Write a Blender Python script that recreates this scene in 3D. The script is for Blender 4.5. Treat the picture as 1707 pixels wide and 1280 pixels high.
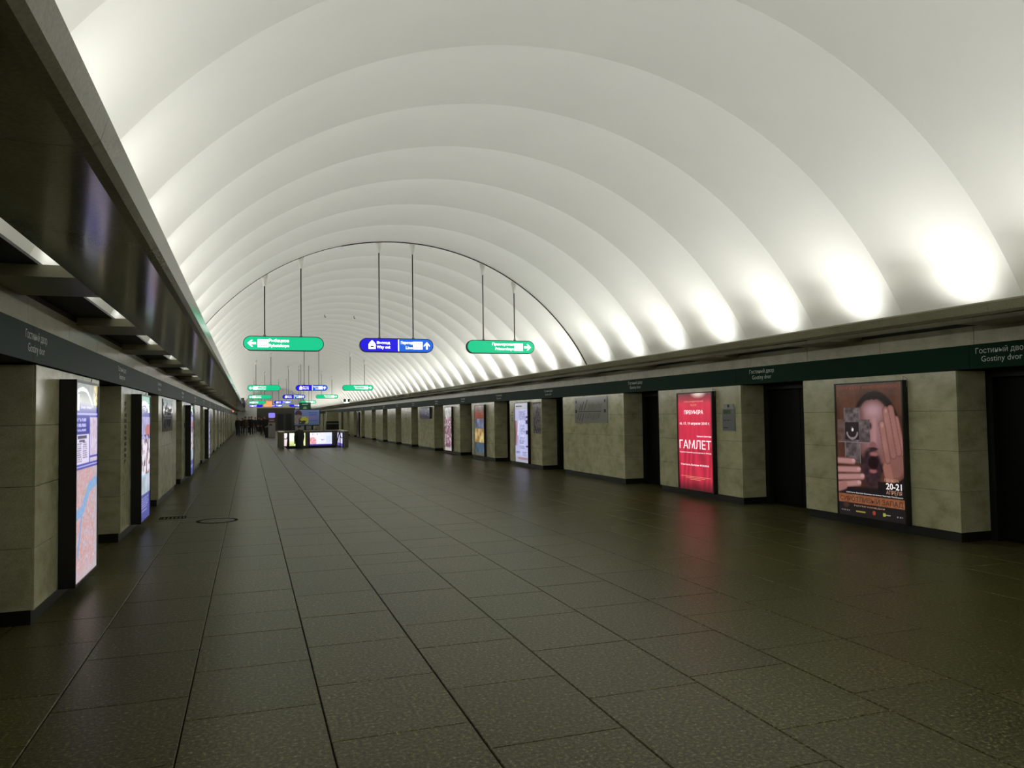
import bpy, bmesh, math, random
from mathutils import Matrix, Vector
random.seed(7)
for o in list(bpy.data.objects): bpy.data.objects.remove(o)
SC = bpy.context.scene
COL = SC.collection

# ------------------------------------------------------------------ camera, world, light, exposure
F_PX, YAW, PITCH, ROLL, CAM_H = 1285.5, .3278, .0399, .0143, 1.6
_r = Vector((math.cos(YAW), -math.sin(YAW), 0)); _f0 = Vector((math.sin(YAW), math.cos(YAW), 0))
FW = _f0*math.cos(PITCH) + Vector((0, 0, math.sin(PITCH)))
_u = -_f0*math.sin(PITCH) + Vector((0, 0, math.cos(PITCH)))
RT = _r*math.cos(ROLL) - _u*math.sin(ROLL)
UP = _r*math.sin(ROLL) + _u*math.cos(ROLL)
cam_data = bpy.data.cameras.new('camera'); cam = bpy.data.objects.new('camera', cam_data); COL.objects.link(cam)
cam.matrix_world = Matrix(((RT.x, UP.x, -FW.x, 0), (RT.y, UP.y, -FW.y, 0), (RT.z, UP.z, -FW.z, CAM_H), (0, 0, 0, 1)))
cam_data.sensor_width = 36; cam_data.lens = F_PX/1707*36; cam_data.clip_start = .05; cam_data.clip_end = 400
SC.camera = cam
def project(x, y, z):                                   # pixel of a point in the 1707 x 1280 frame
    v = Vector((x, y, z-CAM_H)); d = v.dot(FW)
    if d < .3: return None
    return 853.5+F_PX*v.dot(RT)/d, 640-F_PX*v.dot(UP)/d

world = bpy.data.worlds.new('world'); SC.world = world; world.use_nodes = True
world.node_tree.nodes['Background'].inputs[0].default_value = (0, 0, 0, 1)
world.node_tree.nodes['Background'].inputs[1].default_value = 0
vs = SC.view_settings; vs.view_transform = 'Standard'; vs.look = 'None'; vs.gamma = 1; vs.use_curve_mapping = False
vs.exposure = 0.0

XC, HALF = 3.195, 4.805                                  # hall axis and half width to the pillar faces
XL, XR = XC-HALF, XC+HALF
VZ, VR = .342, 5.195                                     # vault circle
RING, RING0 = 1.6, 17.17                                 # vault ring length, one joint's position
Y_BACK, Y_END = -12.0, 108.0
LAMP_W, FILL_W = 28.0, 16.0
lamp_data = bpy.data.lights.new('cove_lamp', 'SPOT'); lamp_data.energy = LAMP_W; lamp_data.color = (1, .99, .94); lamp_data.shadow_soft_size = .10
lamp_data.spot_size = math.radians(124); lamp_data.spot_blend = 1.0
fill_data = bpy.data.lights.new('trough_fill', 'AREA'); fill_data.shape = 'RECTANGLE'; fill_data.energy = FILL_W; fill_data.color = (1, .99, .94); fill_data.size = .9; fill_data.size_y = .12
def cove_lamps():                                        # one reflector lamp per vault ring in each cornice trough
    k = -18
    while RING0+k*RING < Y_END-1.5:
        y = RING0+k*RING
        if y > Y_BACK+.5:
            for s in (-1, 1):
                o = bpy.data.objects.new('cove_lamp', lamp_data); COL.objects.link(o)
                o.location = (XC+s*4.14, y+.60, 2.655)
                o.rotation_euler = Vector((s*.24, 0, .46)).to_track_quat('-Z', 'Y').to_euler()
                o = bpy.data.objects.new('trough_fill', fill_data); COL.objects.link(o)      # added fill light, brightens the vault crown and shades the ring edges
                o.location = (XC+s*3.95, y+.85, 2.66)
                o.rotation_euler = Vector((-s*.72, -.27, .52)).to_track_quat('-Z', 'Y').to_euler()
        k += 1
cove_lamps()

# ------------------------------------------------------------------ helpers
def tag(o, label=None, cat=None, group=None, kind=None):
    if label: o['label'] = label
    if cat: o['category'] = cat
    if group: o['group'] = group
    if kind: o['kind'] = kind
    return o
def obj(name, me, mat=None, parent=None, loc=(0, 0, 0), rz=0):
    o = bpy.data.objects.new(name, me); COL.objects.link(o)
    o.location = loc; o.rotation_euler = (0, 0, rz)
    if mat is not None and me is not None and len(me.materials) == 0: me.materials.append(mat)
    if parent is not None: o.parent = parent
    return o
def thing(name, label, cat, loc=(0, 0, 0), rz=0, group=None, kind=None):
    o = obj(name, None, None, None, loc, rz); o.empty_display_size = .1
    return tag(o, label, cat, group, kind)
class MB:                                                # collects shapes into one mesh
    def __init__(s): s.v = []; s.f = []
    def add(s, vs_, fs):
        n = len(s.v); s.v += [tuple(p) for p in vs_]; s.f += [tuple(i+n for i in f) for f in fs]; return s
    def box(s, x0, x1, y0, y1, z0, z1):
        return s.add([(x0,y0,z0),(x1,y0,z0),(x1,y1,z0),(x0,y1,z0),(x0,y0,z1),(x1,y0,z1),(x1,y1,z1),(x0,y1,z1)],
                     [(0,3,2,1),(4,5,6,7),(0,1,5,4),(1,2,6,5),(2,3,7,6),(3,0,4,7)])
    def cyl(s, p0, p1, r0, r1=None, n=10):
        r1 = r0 if r1 is None else r1
        p0 = Vector(p0); p1 = Vector(p1); d = (p1-p0).normalized()
        a = d.orthogonal().normalized(); b = d.cross(a)
        vs_ = []
        for p, r in ((p0, r0), (p1, r1)):
            for i in range(n):
                t = 2*math.pi*i/n; vs_.append(p+a*(r*math.cos(t))+b*(r*math.sin(t)))
        return s.add(vs_, [(i, (i+1) % n, n+(i+1) % n, n+i) for i in range(n)] + [tuple(range(n-1, -1, -1)), tuple(range(n, 2*n))])
    def tube(s, pts, r, n=8):
        for p, q in zip(pts, pts[1:]): s.cyl(p, q, r, r, n)
        return s
    def prism(s, poly, y0, y1):                          # poly in x,z; extruded along y, front at y0 (counter-clockwise seen from -y)
        n = len(poly)
        vs_ = [(x, y0, z) for x, z in poly]+[(x, y1, z) for x, z in poly]
        return s.add(vs_, [tuple(range(n)), tuple(range(2*n-1, n-1, -1))]+[(i, n+i, n+(i+1) % n, (i+1) % n) for i in range(n)])
    def flat(s, poly, y):
        return s.add([(x, y, z) for x, z in poly], [tuple(range(len(poly)))])
    def me(s, name='mesh', smooth=False):
        m = bpy.data.meshes.new(name); m.from_pydata(s.v, [], s.f); m.update()
        if smooth:
            for p in m.polygons: p.use_smooth = True
        return m
def fixn(me):
    b = bmesh.new(); b.from_mesh(me); bmesh.ops.recalc_face_normals(b, faces=b.faces); b.to_mesh(me); b.free(); return me
_slabs = {}
def slab_mesh(w, h, t, ch=.004):
    """upright slab: centred in x, z from 0 to h, front at y=0 with chamfered edge, back at y=t"""
    k = (round(w, 3), round(h, 3), t, ch)
    if k not in _slabs:
        x = w/2; m = MB()
        m.add([(-x, t, 0), (x, t, 0), (x, t, h), (-x, t, h), (-x, ch, 0), (x, ch, 0), (x, ch, h), (-x, ch, h),
               (-x+ch, 0, ch), (x-ch, 0, ch), (x-ch, 0, h-ch), (-x+ch, 0, h-ch)],
              [(8, 9, 10, 11), (4, 5, 9, 8), (5, 6, 10, 9), (6, 7, 11, 10), (7, 4, 8, 11), (0, 1, 5, 4), (1, 2, 6, 5), (2, 3, 7, 6), (3, 0, 4, 7), (3, 2, 1, 0)])
        _slabs[k] = m.me('slab')
    return _slabs[k]
# walls' local frame: x to the right as read from the hall, front towards -y, z up
def wall_at(side, y, off=0.0, z=0.0):
    """location and z-rotation of something on a wall; off = distance in front of the pillar face"""
    return ((XR-off if side > 0 else XL+off), y, z), (-math.pi/2 if side > 0 else math.pi/2)

# ------------------------------------------------------------------ materials
def s2l(c): return tuple((x/12.92 if x <= .04045 else ((x+.055)/1.055)**2.4) for x in (v/255 for v in c))
def mat(name, col, rough=.5, metal=0, spec=.5, emit=None, estr=0):
    m = bpy.data.materials.new(name); m.use_nodes = True; b = m.node_tree.nodes['Principled BSDF']
    b.inputs['Base Color'].default_value = (*col, 1); b.inputs['Roughness'].default_value = rough
    b.inputs['Metallic'].default_value = metal; b.inputs['Specular IOR Level'].default_value = spec
    if emit: b.inputs['Emission Color'].default_value = (*emit, 1); b.inputs['Emission Strength'].default_value = estr
    return m
def stone(name, stops, scale, rough=(.3, .45), detail=6, stretch=(1, 1, 1), fine=None, bump=0, objvar=0, spec=.5):
    m = mat(name, stops[0][1], rough[0], spec=spec); nt = m.node_tree; N = nt.nodes; L = nt.links; b = N['Principled BSDF']
    g = N.new('ShaderNodeNewGeometry'); mp = N.new('ShaderNodeMapping'); mp.inputs['Scale'].default_value = stretch
    L.new(g.outputs['Position'], mp.inputs['Vector'])
    nz = N.new('ShaderNodeTexNoise'); nz.inputs['Scale'].default_value = scale; nz.inputs['Detail'].default_value = detail; nz.inputs['Roughness'].default_value = .62
    L.new(mp.outputs[0], nz.inputs['Vector'])
    r = N.new('ShaderNodeValToRGB'); el = r.color_ramp.elements
    while len(el) < len(stops): el.new(.5)
    for e, (p, c) in zip(el, stops): e.position = p; e.color = (*c, 1)
    L.new(nz.outputs['Fac'], r.inputs['Fac']); out = r.outputs['Color']
    if fine:
        n2 = N.new('ShaderNodeTexNoise'); n2.inputs['Scale'].default_value = fine[0]; n2.inputs['Detail'].default_value = 2
        L.new(g.outputs['Position'], n2.inputs['Vector'])
        mr = N.new('ShaderNodeMapRange'); mr.inputs[1].default_value = .3; mr.inputs[2].default_value = .7; mr.inputs[3].default_value = 1-fine[1]; mr.inputs[4].default_value = 1+fine[1]
        L.new(n2.outputs['Fac'], mr.inputs[0])
        mx = N.new('ShaderNodeVectorMath'); mx.operation = 'SCALE'; L.new(out, mx.inputs[0]); L.new(mr.outputs[0], mx.inputs['Scale']); out = mx.outputs[0]
    if objvar:
        oi = N.new('ShaderNodeObjectInfo'); m2 = N.new('ShaderNodeMapRange'); m2.inputs[3].default_value = 1-objvar; m2.inputs[4].default_value = 1+objvar
        L.new(oi.outputs['Random'], m2.inputs[0])
        mx = N.new('ShaderNodeVectorMath'); mx.operation = 'SCALE'; L.new(out, mx.inputs[0]); L.new(m2.outputs[0], mx.inputs['Scale']); out = mx.outputs[0]
    L.new(out, b.inputs['Base Color'])
    rr = N.new('ShaderNodeMapRange'); rr.inputs[3].default_value = rough[0]; rr.inputs[4].default_value = rough[1]
    L.new(nz.outputs['Fac'], rr.inputs[0]); L.new(rr.outputs[0], b.inputs['Roughness'])
    if bump:
        bp = N.new('ShaderNodeBump'); bp.inputs['Strength'].default_value = bump; bp.inputs['Distance'].default_value = .002
        L.new(nz.outputs['Fac'], bp.inputs['Height']); L.new(bp.outputs[0], b.inputs['Normal'])
    return m
def print_mat(name, strength, base=0.0):
    """printed panel: colours come from the mesh's 'Col' attribute; strength > 0 for a backlit one"""
    m = mat(name, (0, 0, 0), .18); nt = m.node_tree; b = nt.nodes['Principled BSDF']
    a = nt.nodes.new('ShaderNodeAttribute'); a.attribute_name = 'Col'
    if strength: nt.links.new(a.outputs['Color'], b.inputs['Emission Color']); b.inputs['Emission Strength'].default_value = strength
    if base:
        mx = nt.nodes.new('ShaderNodeVectorMath'); mx.operation = 'SCALE'; mx.inputs['Scale'].default_value = base
        nt.links.new(a.outputs['Color'], mx.inputs[0]); nt.links.new(mx.outputs[0], b.inputs['Base Color'])
    return m
def glow(name, rgb, strength=1.0, base=.3):
    c = s2l(rgb); return mat(name, tuple(x*base for x in c), .25, emit=c, estr=strength)

M = {}
M['vault'] = stone('vault_paint', [(.3, (.795, .805, .77)), (.7, (.835, .84, .805))], .9, (.6, .75))
M['pillar'] = stone('pillar_limestone', [(.28, (.36, .34, .19)), (.5, (.52, .50, .31)), (.72, (.62, .60, .40))], 3.2, (.14, .26), 8, (1, 1, 1.6), fine=(90, .13), objvar=.07)
M['fascia'] = stone('fascia_limestone', [(.3, (.27, .25, .14)), (.7, (.42, .395, .24))], 2.5, (.25, .4), 8, (1, 1, 2), fine=(80, .12), objvar=.05)
M['cornice'] = stone('cornice_stone', [(.3, (.15, .14, .085)), (.7, (.23, .22, .145))], 2.0, (.10, .16), 6, (1, .4, 1), fine=(70, .12))
M['rib'] = stone('soffit_rib_stone', [(.3, (.20, .19, .12)), (.7, (.27, .26, .17))], 2.5, (.3, .45))
M['granite'] = stone('floor_granite', [(.36, (.022, .020, .005)), (.48, (.050, .046, .014)), (.58, (.095, .088, .032)), (.70, (.26, .245, .12))], 46, (.32, .40), 6, fine=(130, .6), objvar=.09, spec=.2)
M['granite'].node_tree.nodes['Principled BSDF'].inputs['Specular Tint'].default_value = (1, .94, .58, 1)
M['joint'] = mat('floor_joint', (.006, .006, .004), .9, spec=.05)
M['plinth'] = mat('plinth_black', (.012, .012, .011), .35)
M['door'] = mat('door_black_steel', (.004, .004, .0035), .5, spec=.15)
M['doorframe'] = mat('door_frame_steel', (.012, .012, .010), .45, spec=.25)
M['back'] = mat('wall_core', (.05, .05, .04), .8)
M['band'] = mat('band_green_enamel', s2l((5, 44, 26)), .5, spec=.06)
M['bandletter'] = mat('band_lettering', (.55, .62, .55), .5)
M['black'] = mat('black_lacquer', (.008, .008, .009), .35)
M['blackmat'] = mat('black_matt', (.01, .01, .011), .6)
M['rod'] = mat('rod_steel', (.06, .06, .055), .45, .6)
M['white'] = mat('white_paint', (.75, .75, .7), .5)
M['grey'] = mat('grey_metal', (.28, .28, .26), .4, .5)
M['seam'] = mat('seam_rubber', (.05, .05, .04), .8)
M['parapet'] = mat('parapet_stone', (.10, .095, .065), .45)
M['darkwall'] = mat('dark_wall', (.05, .047, .035), .6)
M['print'] = print_mat('backlit_print', 1.0)
M['paper'] = print_mat('paper_print', 0, 1.0)
M['ink'] = mat('ink_dark', (.02, .02, .025), .6)
M['glowwhite'] = glow('lit_white', (255, 255, 255), 1.5)
M['glowgreen'] = glow('lit_green', (8, 196, 138), .95)
M['glowblue'] = glow('lit_blue', (28, 18, 215), 1.0)
M['glowsky'] = glow('lit_sky_blue', (28, 96, 215), 1.0)

# ------------------------------------------------------------------ text
_text = {}
def text_mesh(txt, w, h, bold=0.0):
    """mesh of a line of text, centred in x, baseline at z=0, facing -y, scaled to w x h (either may be None)"""
    k = (txt, w, h, bold)
    if k in _text: return _text[k]
    cu = bpy.data.curves.new('text', 'FONT'); cu.body = txt; cu.resolution_u = 2; cu.offset = bold
    t = bpy.data.objects.new('text', cu); COL.objects.link(t)
    dg = bpy.context.evaluated_depsgraph_get(); me = bpy.data.meshes.new_from_object(t.evaluated_get(dg))
    bpy.data.objects.remove(t); me.materials.clear()
    xs = [v.co.x for v in me.vertices]; ys = [v.co.y for v in me.vertices]
    cxx = (min(xs)+max(xs))/2; sx = w/(max(xs)-min(xs)) if w else None; sz = h/(max(ys)-min(ys)) if h else None
    sx = sx or sz; sz = sz or sx; y0 = min(ys) if h else 0
    for v in me.vertices: v.co = Vector(((v.co.x-cxx)*sx, 0, (v.co.y-y0)*sz))
    _text[k] = me
    return me
def word_meshes(txt, w, h, bold):
    """one mesh per word of the line"""
    k = ('words', txt, w, h, bold)
    if k in _text: return _text[k]
    me = text_mesh(txt, w, h, bold); n = len(txt.split())
    if n == 1: _text[k] = [me]; return _text[k]
    xs = sorted((min(me.vertices[i].co.x for i in p.vertices), max(me.vertices[i].co.x for i in p.vertices)) for p in me.polygons)
    gaps = []; r = xs[0][1]
    for a, b in xs[1:]:
        if a > r: gaps.append((a-r, (a+r)/2))
        r = max(r, b)
    cuts = sorted(c for _, c in sorted(gaps, reverse=True)[:n-1]); out = []
    for i in range(len(cuts)+1):
        lo = cuts[i-1] if i else -1e9; hi = cuts[i] if i < len(cuts) else 1e9
        fs = [p for p in me.polygons if lo < p.center.x < hi]; used = sorted({v for p in fs for v in p.vertices}); ix = {v: j for j, v in enumerate(used)}
        m = bpy.data.meshes.new('word'); m.from_pydata([me.vertices[v].co for v in used], [], [[ix[v] for v in p.vertices] for p in fs]); out.append(m)
    _text[k] = out
    return out
def text(parent, txt, x, z, w=None, h=None, mat_=None, y=-.003, bold=0.0, name='lettering'):
    for me in word_meshes(txt, w, h, bold):
        if len(me.materials) and me.materials[0] != mat_: me = me.copy(); me.materials.clear()
        o = obj(name, me, mat_, parent, (x, y, z))
    return o
def painted(w, h, nx, ny, fn, name='print'):
    """flat print: grid w x h centred in x, z 0..h, facing -y; fn(u, v) gives an sRGB colour, v from the top"""
    m = MB()
    for j in range(ny+1):
        for i in range(nx+1): m.v.append((-w/2+w*i/nx, 0, h*j/ny))
    for j in range(ny):
        for i in range(nx):
            a = j*(nx+1)+i; m.f.append((a, a+1, a+nx+2, a+nx+1))
    me = m.me(name); at = me.color_attributes.new('Col', 'FLOAT_COLOR', 'POINT')
    for j in range(ny+1):
        for i in range(nx+1): at.data[j*(nx+1)+i].color = (*s2l(fn(i/nx, 1-j/ny)), 1)
    return me
def mixc(a, b, t): t = max(0, min(1, t)); return tuple(p+(q-p)*t for p, q in zip(a, b))
def ell(u, v, cu_, cv, ru, rv): return math.hypot((u-cu_)/ru, (v-cv)/rv)
def seg(u, v, a, b, asp=1.5):
    ax, ay = a[0], a[1]*asp; bx, by = b[0], b[1]*asp; px, py = u, v*asp
    t = max(0, min(1, ((px-ax)*(bx-ax)+(py-ay)*(by-ay))/((bx-ax)**2+(by-ay)**2)))
    return math.hypot(px-ax-t*(bx-ax), py-ay-t*(by-ay))
def hsh(i, j=0, k=0):
    x = math.sin(i*127.1+j*311.7+k*74.7)*43758.5453; return x-math.floor(x)
def vnoise(x, y, k=0):
    i, j = math.floor(x), math.floor(y); fx, fy = x-i, y-j; fx = fx*fx*(3-2*fx); fy = fy*fy*(3-2*fy)
    return (hsh(i, j, k)*(1-fx)+hsh(i+1, j, k)*fx)*(1-fy)+(hsh(i, j+1, k)*(1-fx)+hsh(i+1, j+1, k)*fx)*fy

# ------------------------------------------------------------------ pillar layout along the hall
PIL = {0: (2.25, 5.25), 1: (7.02, 9.72), 2: (11.30, 14.13), 3: (15.70, 19.29), 4: (20.89, 23.80), 5: (25.46, 28.36), 6: (30.12, 32.95), 7: (34.70, 38.30), 8: (39.99, 42.85), 9: (44.58, 47.42)}
y = 49.2; i = 10
while y < Y_END-4:
    wide = i % 4 == 3; PIL[i] = (y, y+(3.6 if wide else 2.85)); y += 5.3 if wide else 4.6; i += 1
NP = i
PIL[-1] = (-2.3, .5); PIL[-2] = (-7.0, -4.1)
Z_OPEN, Z_BAND, Z_FASC = 2.07, 2.34, 2.56
DOOR_X = .58

# ------------------------------------------------------------------ floor
floor = obj('floor', MB().box(XL-1.2, XR+1.2, Y_BACK, 41.44, -.1, -.009).box(XL-1.2, 1.78, 41.44, 45.22, -.1, -.009).box(4.62, XR+1.2, 41.44, 45.22, -.1, -.009).box(XL-1.2, XR+1.2, 45.22, Y_END, -.1, -.009).me(), M['joint'])
tag(floor, 'dark speckled granite slab floor running down the hall', kind='structure')
def floor_slabs():
    pitch, x0 = .712, .378
    cand = []
    k = -4
    while x0+k*pitch < XR+.7:
        a, b = x0+k*pitch, x0+(k+1)*pitch
        a = max(a, XL-.62); b = min(b, XR+.62)
        rnd = random.Random(100+k)
        y = {-1: 3.93, 0: 3.92, 1: 4.2, 2: 3.6}.get(k, 3.4+rnd.random()*.8)-.85*18
        while y < Y_END-.1:
            ln = rnd.choice((.62, .78, .86, .86, .95, 1.12))+rnd.uniform(-.03, .03)
            if -.1 < y-3.9+.2 < 2 and k in (-1, 0): ln = .83
            y1 = min(y+ln, Y_END)
            if b-a > .1 and y > Y_BACK: cand.append((a, b, y, y1))
            y = y1
        k += 1
    def area(c):
        pts = [project(x, yy, 0) for x, yy in ((c[0], c[2]), (c[1], c[2]), (c[1], c[3]), (c[0], c[3]))]
        if any(p is None for p in pts): return 0
        if max(p[0] for p in pts) < 0 or min(p[0] for p in pts) > 1707 or min(p[1] for p in pts) > 1280: return 0
        return abs(sum(p[0]*q[1]-q[0]*p[1] for p, q in zip(pts, pts[1:]+pts[:1])))/2
    cut = []
    for c in cand:                                       # slabs stop at the stairwell opening
        if c[1] > 1.9 and c[0] < 4.5 and c[3] > 41.45 and c[2] < 45.25:
            if c[2] < 41.40: cut.append((c[0], c[1], c[2], 41.45))
            if c[3] > 45.30: cut.append((c[0], c[1], 45.25, c[3]))
        else: cut.append(c)
    cand = cut
    cand.sort(key=area, reverse=True)
    def geo(m, w, l, x, yy, g=.0035, ch=.004, t=.03):
        X, Y = w/2-g, l/2-g*.35
        m.add([(x+sx*X, yy+sy*Y, -t) for sx, sy in ((-1, -1), (1, -1), (1, 1), (-1, 1))]+[(x+sx*X, yy+sy*Y, -ch) for sx, sy in ((-1, -1), (1, -1), (1, 1), (-1, 1))]
              +[(x+sx*(X-ch), yy+sy*(Y-ch), 0) for sx, sy in ((-1, -1), (1, -1), (1, 1), (-1, 1))],
              [(8, 9, 10, 11)]+[(4+i, 4+(i+1) % 4, 8+(i+1) % 4, 8+i) for i in range(4)]+[(i, (i+1) % 4, 4+(i+1) % 4, 4+i) for i in range(4)])
    cache = {}
    for a, b, y0, y1 in cand[:295]:
        k = (round(b-a, 3), round(y1-y0, 3))
        if k not in cache:
            m = MB(); geo(m, b-a, y1-y0, 0, 0); cache[k] = m.me('floor_slab')
        o = obj('floor_slab', cache[k], M['granite'], floor, ((a+b)/2, (y0+y1)/2, random.uniform(-.0006, .0006)))
    m = MB()
    for a, b, y0, y1 in cand[295:]: geo(m, b-a, y1-y0, (a+b)/2, (y0+y1)/2)
    tag(obj('floor_slab_field', m.me('floor_slab_field'), M['granite'], floor), kind='stuff')
floor_slabs()

# ------------------------------------------------------------------ vault: one scalloped ring repeated
ceiling = thing('ceiling', 'white ribbed barrel vault over the hall', None, (XC, 0, 0), kind='structure')
def vault_ring():
    m = MB(); na, ny = 56, 10; half = math.acos((2.66-VZ)/VR)
    for j in range(ny+1):
        t = j/ny; r = VR+.066*(4*t*(1-t))
        for i in range(na+1):
            a = -half+2*half*i/na; m.v.append((r*math.sin(a), t*RING, VZ+r*math.cos(a)))
    for j in range(ny):
        for i in range(na):
            q = j*(na+1)+i; m.f.append((q, q+1, q+na+2, q+na+1))
    return m.me('vault_ring', True)
ring_me = vault_ring()
k = -18
while RING0+k*RING < Y_END:
    if RING0+k*RING > Y_BACK-RING: obj('vault_ring', ring_me, M['vault'], ceiling, (0, RING0+k*RING, 0))
    k += 1
def arc_strip(y, w, r0, r1, ang0, ang1, n=60):
    m = MB()
    for i in range(n+1):
        a = ang0+(ang1-ang0)*i/n
        for r, yy in ((r1, y), (r1, y+w), (r0, y+w), (r0, y)): m.v.append((r*math.sin(a), yy, VZ+r*math.cos(a)))
    for i in range(n):
        for q in range(4): m.f.append((4*i+q, 4*i+(q+1) % 4, 4*i+4+(q+1) % 4, 4*i+4+q))
    m.f += [(3, 2, 1, 0), (4*n, 4*n+1, 4*n+2, 4*n+3)]
    return fixn(m.me('arc'))
tag(obj('seam_strip', arc_strip(RING0-.012, .024, VR-.018, VR+.03, -.25, 1.12), M['seam'], ceiling), 'dark expansion seam across the vault')
obj('seam_strip', arc_strip(RING0-.005, .01, VR-.01, VR+.03, -1.1, -.25), M['seam'], ceiling)

# ------------------------------------------------------------------ side walls, fascia, cornices
def side_wall(side):
    nm = 'right' if side > 0 else 'left'
    X = lambda a: XC+side*a
    m = MB()
    def bx(a0, a1, y0, y1, z0, z1): m.box(min(X(a0), X(a1)), max(X(a0), X(a1)), y0, y1, z0, z1)
    bx(HALF+.02, HALF+.9, Y_BACK, Y_END, Z_OPEN, 2.62)              # lintel carrying band and fascia
    bx(HALF+.64, HALF+.9, Y_BACK, Y_END, -.1, Z_OPEN)               # back of the door recesses
    w = obj('wall_'+nm, m.me(), M['back']); tag(w, 'dark side wall behind the '+nm+' row of pillars', kind='structure')
    # fascia slabs
    L = 1.42; yy = Y_BACK+.3; n = 0
    while yy < 60:
        loc, rz = wall_at(side, yy+L/2, 0, Z_BAND)
        obj('fascia_slab', slab_mesh(L-.004, Z_FASC-Z_BAND, .02, .003), M['fascia'], w, loc, rz); yy += L; n += 1
    loc, rz = wall_at(side, (yy+Y_END)/2, 0, Z_BAND)
    obj('fascia_slab', slab_mesh(Y_END-yy-.004, Z_FASC-Z_BAND, .02, .003), M['fascia'], w, loc, rz)
    return w
WALLS = {s: side_wall(s) for s in (-1, 1)}
def cornice(side, num):
    X = lambda a: XC+side*a
    c = thing('trim_%d' % num, 'dark polished stone cornice beam hiding the %s trough lamps' % ('right' if side > 0 else 'left'), None, (XC, 0, 0), kind='structure')
    # beam profile (a = distance from the hall axis, z)
    prof = [(3.655, 2.648), (3.648, 2.632), (3.672, 2.545), (3.70, 2.522), (3.74, 2.516), (4.275, 2.535), (4.275, 2.60), (3.72, 2.60), (3.70, 2.65)]
    L, g = 2.75, .003
    def beam(length):
        m = MB(); n = len(prof)
        m.v = [(side*a, 0, z) for a, z in prof]+[(side*a, length-g, z) for a, z in prof]
        m.f = [(i, (i+1) % n, n+(i+1) % n, n+i) for i in range(n)]+[tuple(range(n)), tuple(range(2*n-1, n-1, -1))]
        return fixn(m.me('beam_panel'))
    bm = beam(L); yy = 2.88-L*5
    while yy < Y_END-L:
        obj('beam_panel', bm, M['cornice'], c, (0, yy, 0)); yy += L
    inn = [(3.664, 2.64), (3.68, 2.55), (3.745, 2.522), (4.27, 2.541), (4.27, 2.594), (3.71, 2.594), (3.692, 2.643)]; n = len(inn)
    m = MB(); m.v = [(side*a, Y_BACK, z) for a, z in inn]+[(side*a, Y_END, z) for a, z in inn]
    m.f = [(i, (i+1) % n, n+(i+1) % n, n+i) for i in range(n)]+[tuple(range(n)), tuple(range(2*n-1, n-1, -1))]
    obj('beam_light_stop', fixn(m.me()), M['blackmat'], c)  # unseen inner strip, added to stop trough light leaking through the panel joints
    # shelf that closes the outer half of the trough floor
    m = MB(); m.box(min(side*4.49, side*4.81), max(side*4.49, side*4.81), Y_BACK, Y_END, 2.615, 2.635)
    obj('trough_shelf', m.me(), M['blackmat'], c)
    rb = MB().box(min(side*4.277, side*4.803), max(side*4.277, side*4.803), 0, .86, 2.535, 2.613).me('soffit_rib')
    yy = 5.66-2.83*6
    while yy < Y_END-1:
        obj('soffit_rib', rb, M['rib'], c, (0, yy, 0)); yy += 2.83
    return c
cornice(-1, 1); cornice(1, 2)

# end walls
wf = obj('wall_front', MB().box(XL-1, XR+1, Y_END, Y_END+.3, -.1, 6).me(), M['vault']); tag(wf, 'pale end wall closing the far end of the hall', kind='structure')
wb = obj('wall_back', MB().box(XL-1, XR+1, Y_BACK-.3, Y_BACK, -.1, 6).me(), M['fascia']); tag(wb, 'end wall behind the viewer', kind='structure')

# ------------------------------------------------------------------ station name bands
def name_band(side):
    nm = 'right' if side > 0 else 'left'
    b = thing('station_name_band', 'long dark green enamel name band above the %s' % ('pillars with the red theatre poster' if side > 0 else 'pillars with the lit city map'), 'sign band', wall_at(side, 0)[0], wall_at(side, 0)[1], 'station name bands')
    sg = -side                                                       # local x = sg * Y
    L = 4.6; yy = Y_BACK+.4
    pm = slab_mesh(L-.003, Z_BAND-Z_OPEN+.012, .026, .002)
    panels = []
    while yy < Y_END-L:
        o = obj('band_panel', pm, M['band'], b, (sg*(yy+L/2), -.028, Z_OPEN-.012)); panels.append((yy, yy+L, o)); yy += L
    for i, (a, e) in PIL.items():
        if i < 0 or i > 12: continue
        yc = a-.62 if side > 0 else a-.12
        p = next(o for y0, y1, o in panels if y0 <= yc < y1)
        x = sg*yc-p.location.x
        text(p, 'Гостиный двор', x, .172, .64, None, M['bandletter'], -.0015)
        text(p, 'Gostiny dvor', x-.0, .075, .50, None, M['bandletter'], -.0015)
name_band(-1); name_band(1)

# ------------------------------------------------------------------ pillars and doors
PLAIN_R = 'plain limestone clad pillar far along the row beyond the navy screen'
P_LABEL = {
 (1, 0): 'limestone pillar just before the bearded man poster pillar', (1, 1): 'limestone slab pillar carrying the bearded man theatre poster',
 (1, 2): 'limestone slab pillar carrying the red theatre poster and small notice', (1, 3): 'wide limestone pillar carrying the pale line diagram plate',
 (1, 4): 'limestone pillar with white text lightbox and narrow hanging chart', (1, 5): 'limestone pillar with the brown, blue and yellow lightbox',
 (1, 6): 'limestone pillar with the pink collage lightbox', (1, 7): 'wide limestone pillar with the rounded navy screen',
 (-1, 0): 'limestone pillar just before the city map pillar', (-1, 1): 'limestone slab pillar carrying the lit blue city map',
 (-1, 2): 'limestone pillar with stacked letters beside a lit photo panel', (-1, 3): 'wide glossy limestone pillar with the dark diagram plate',
 (-1, 4): 'limestone pillar with thin-looking lightbox next after the wide glossy pillar', (-1, 5): 'plain glossy pillar between the two pale lightboxes',
 (-1, 6): 'pillar carrying the last lightbox of the row with the city map'}
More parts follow.
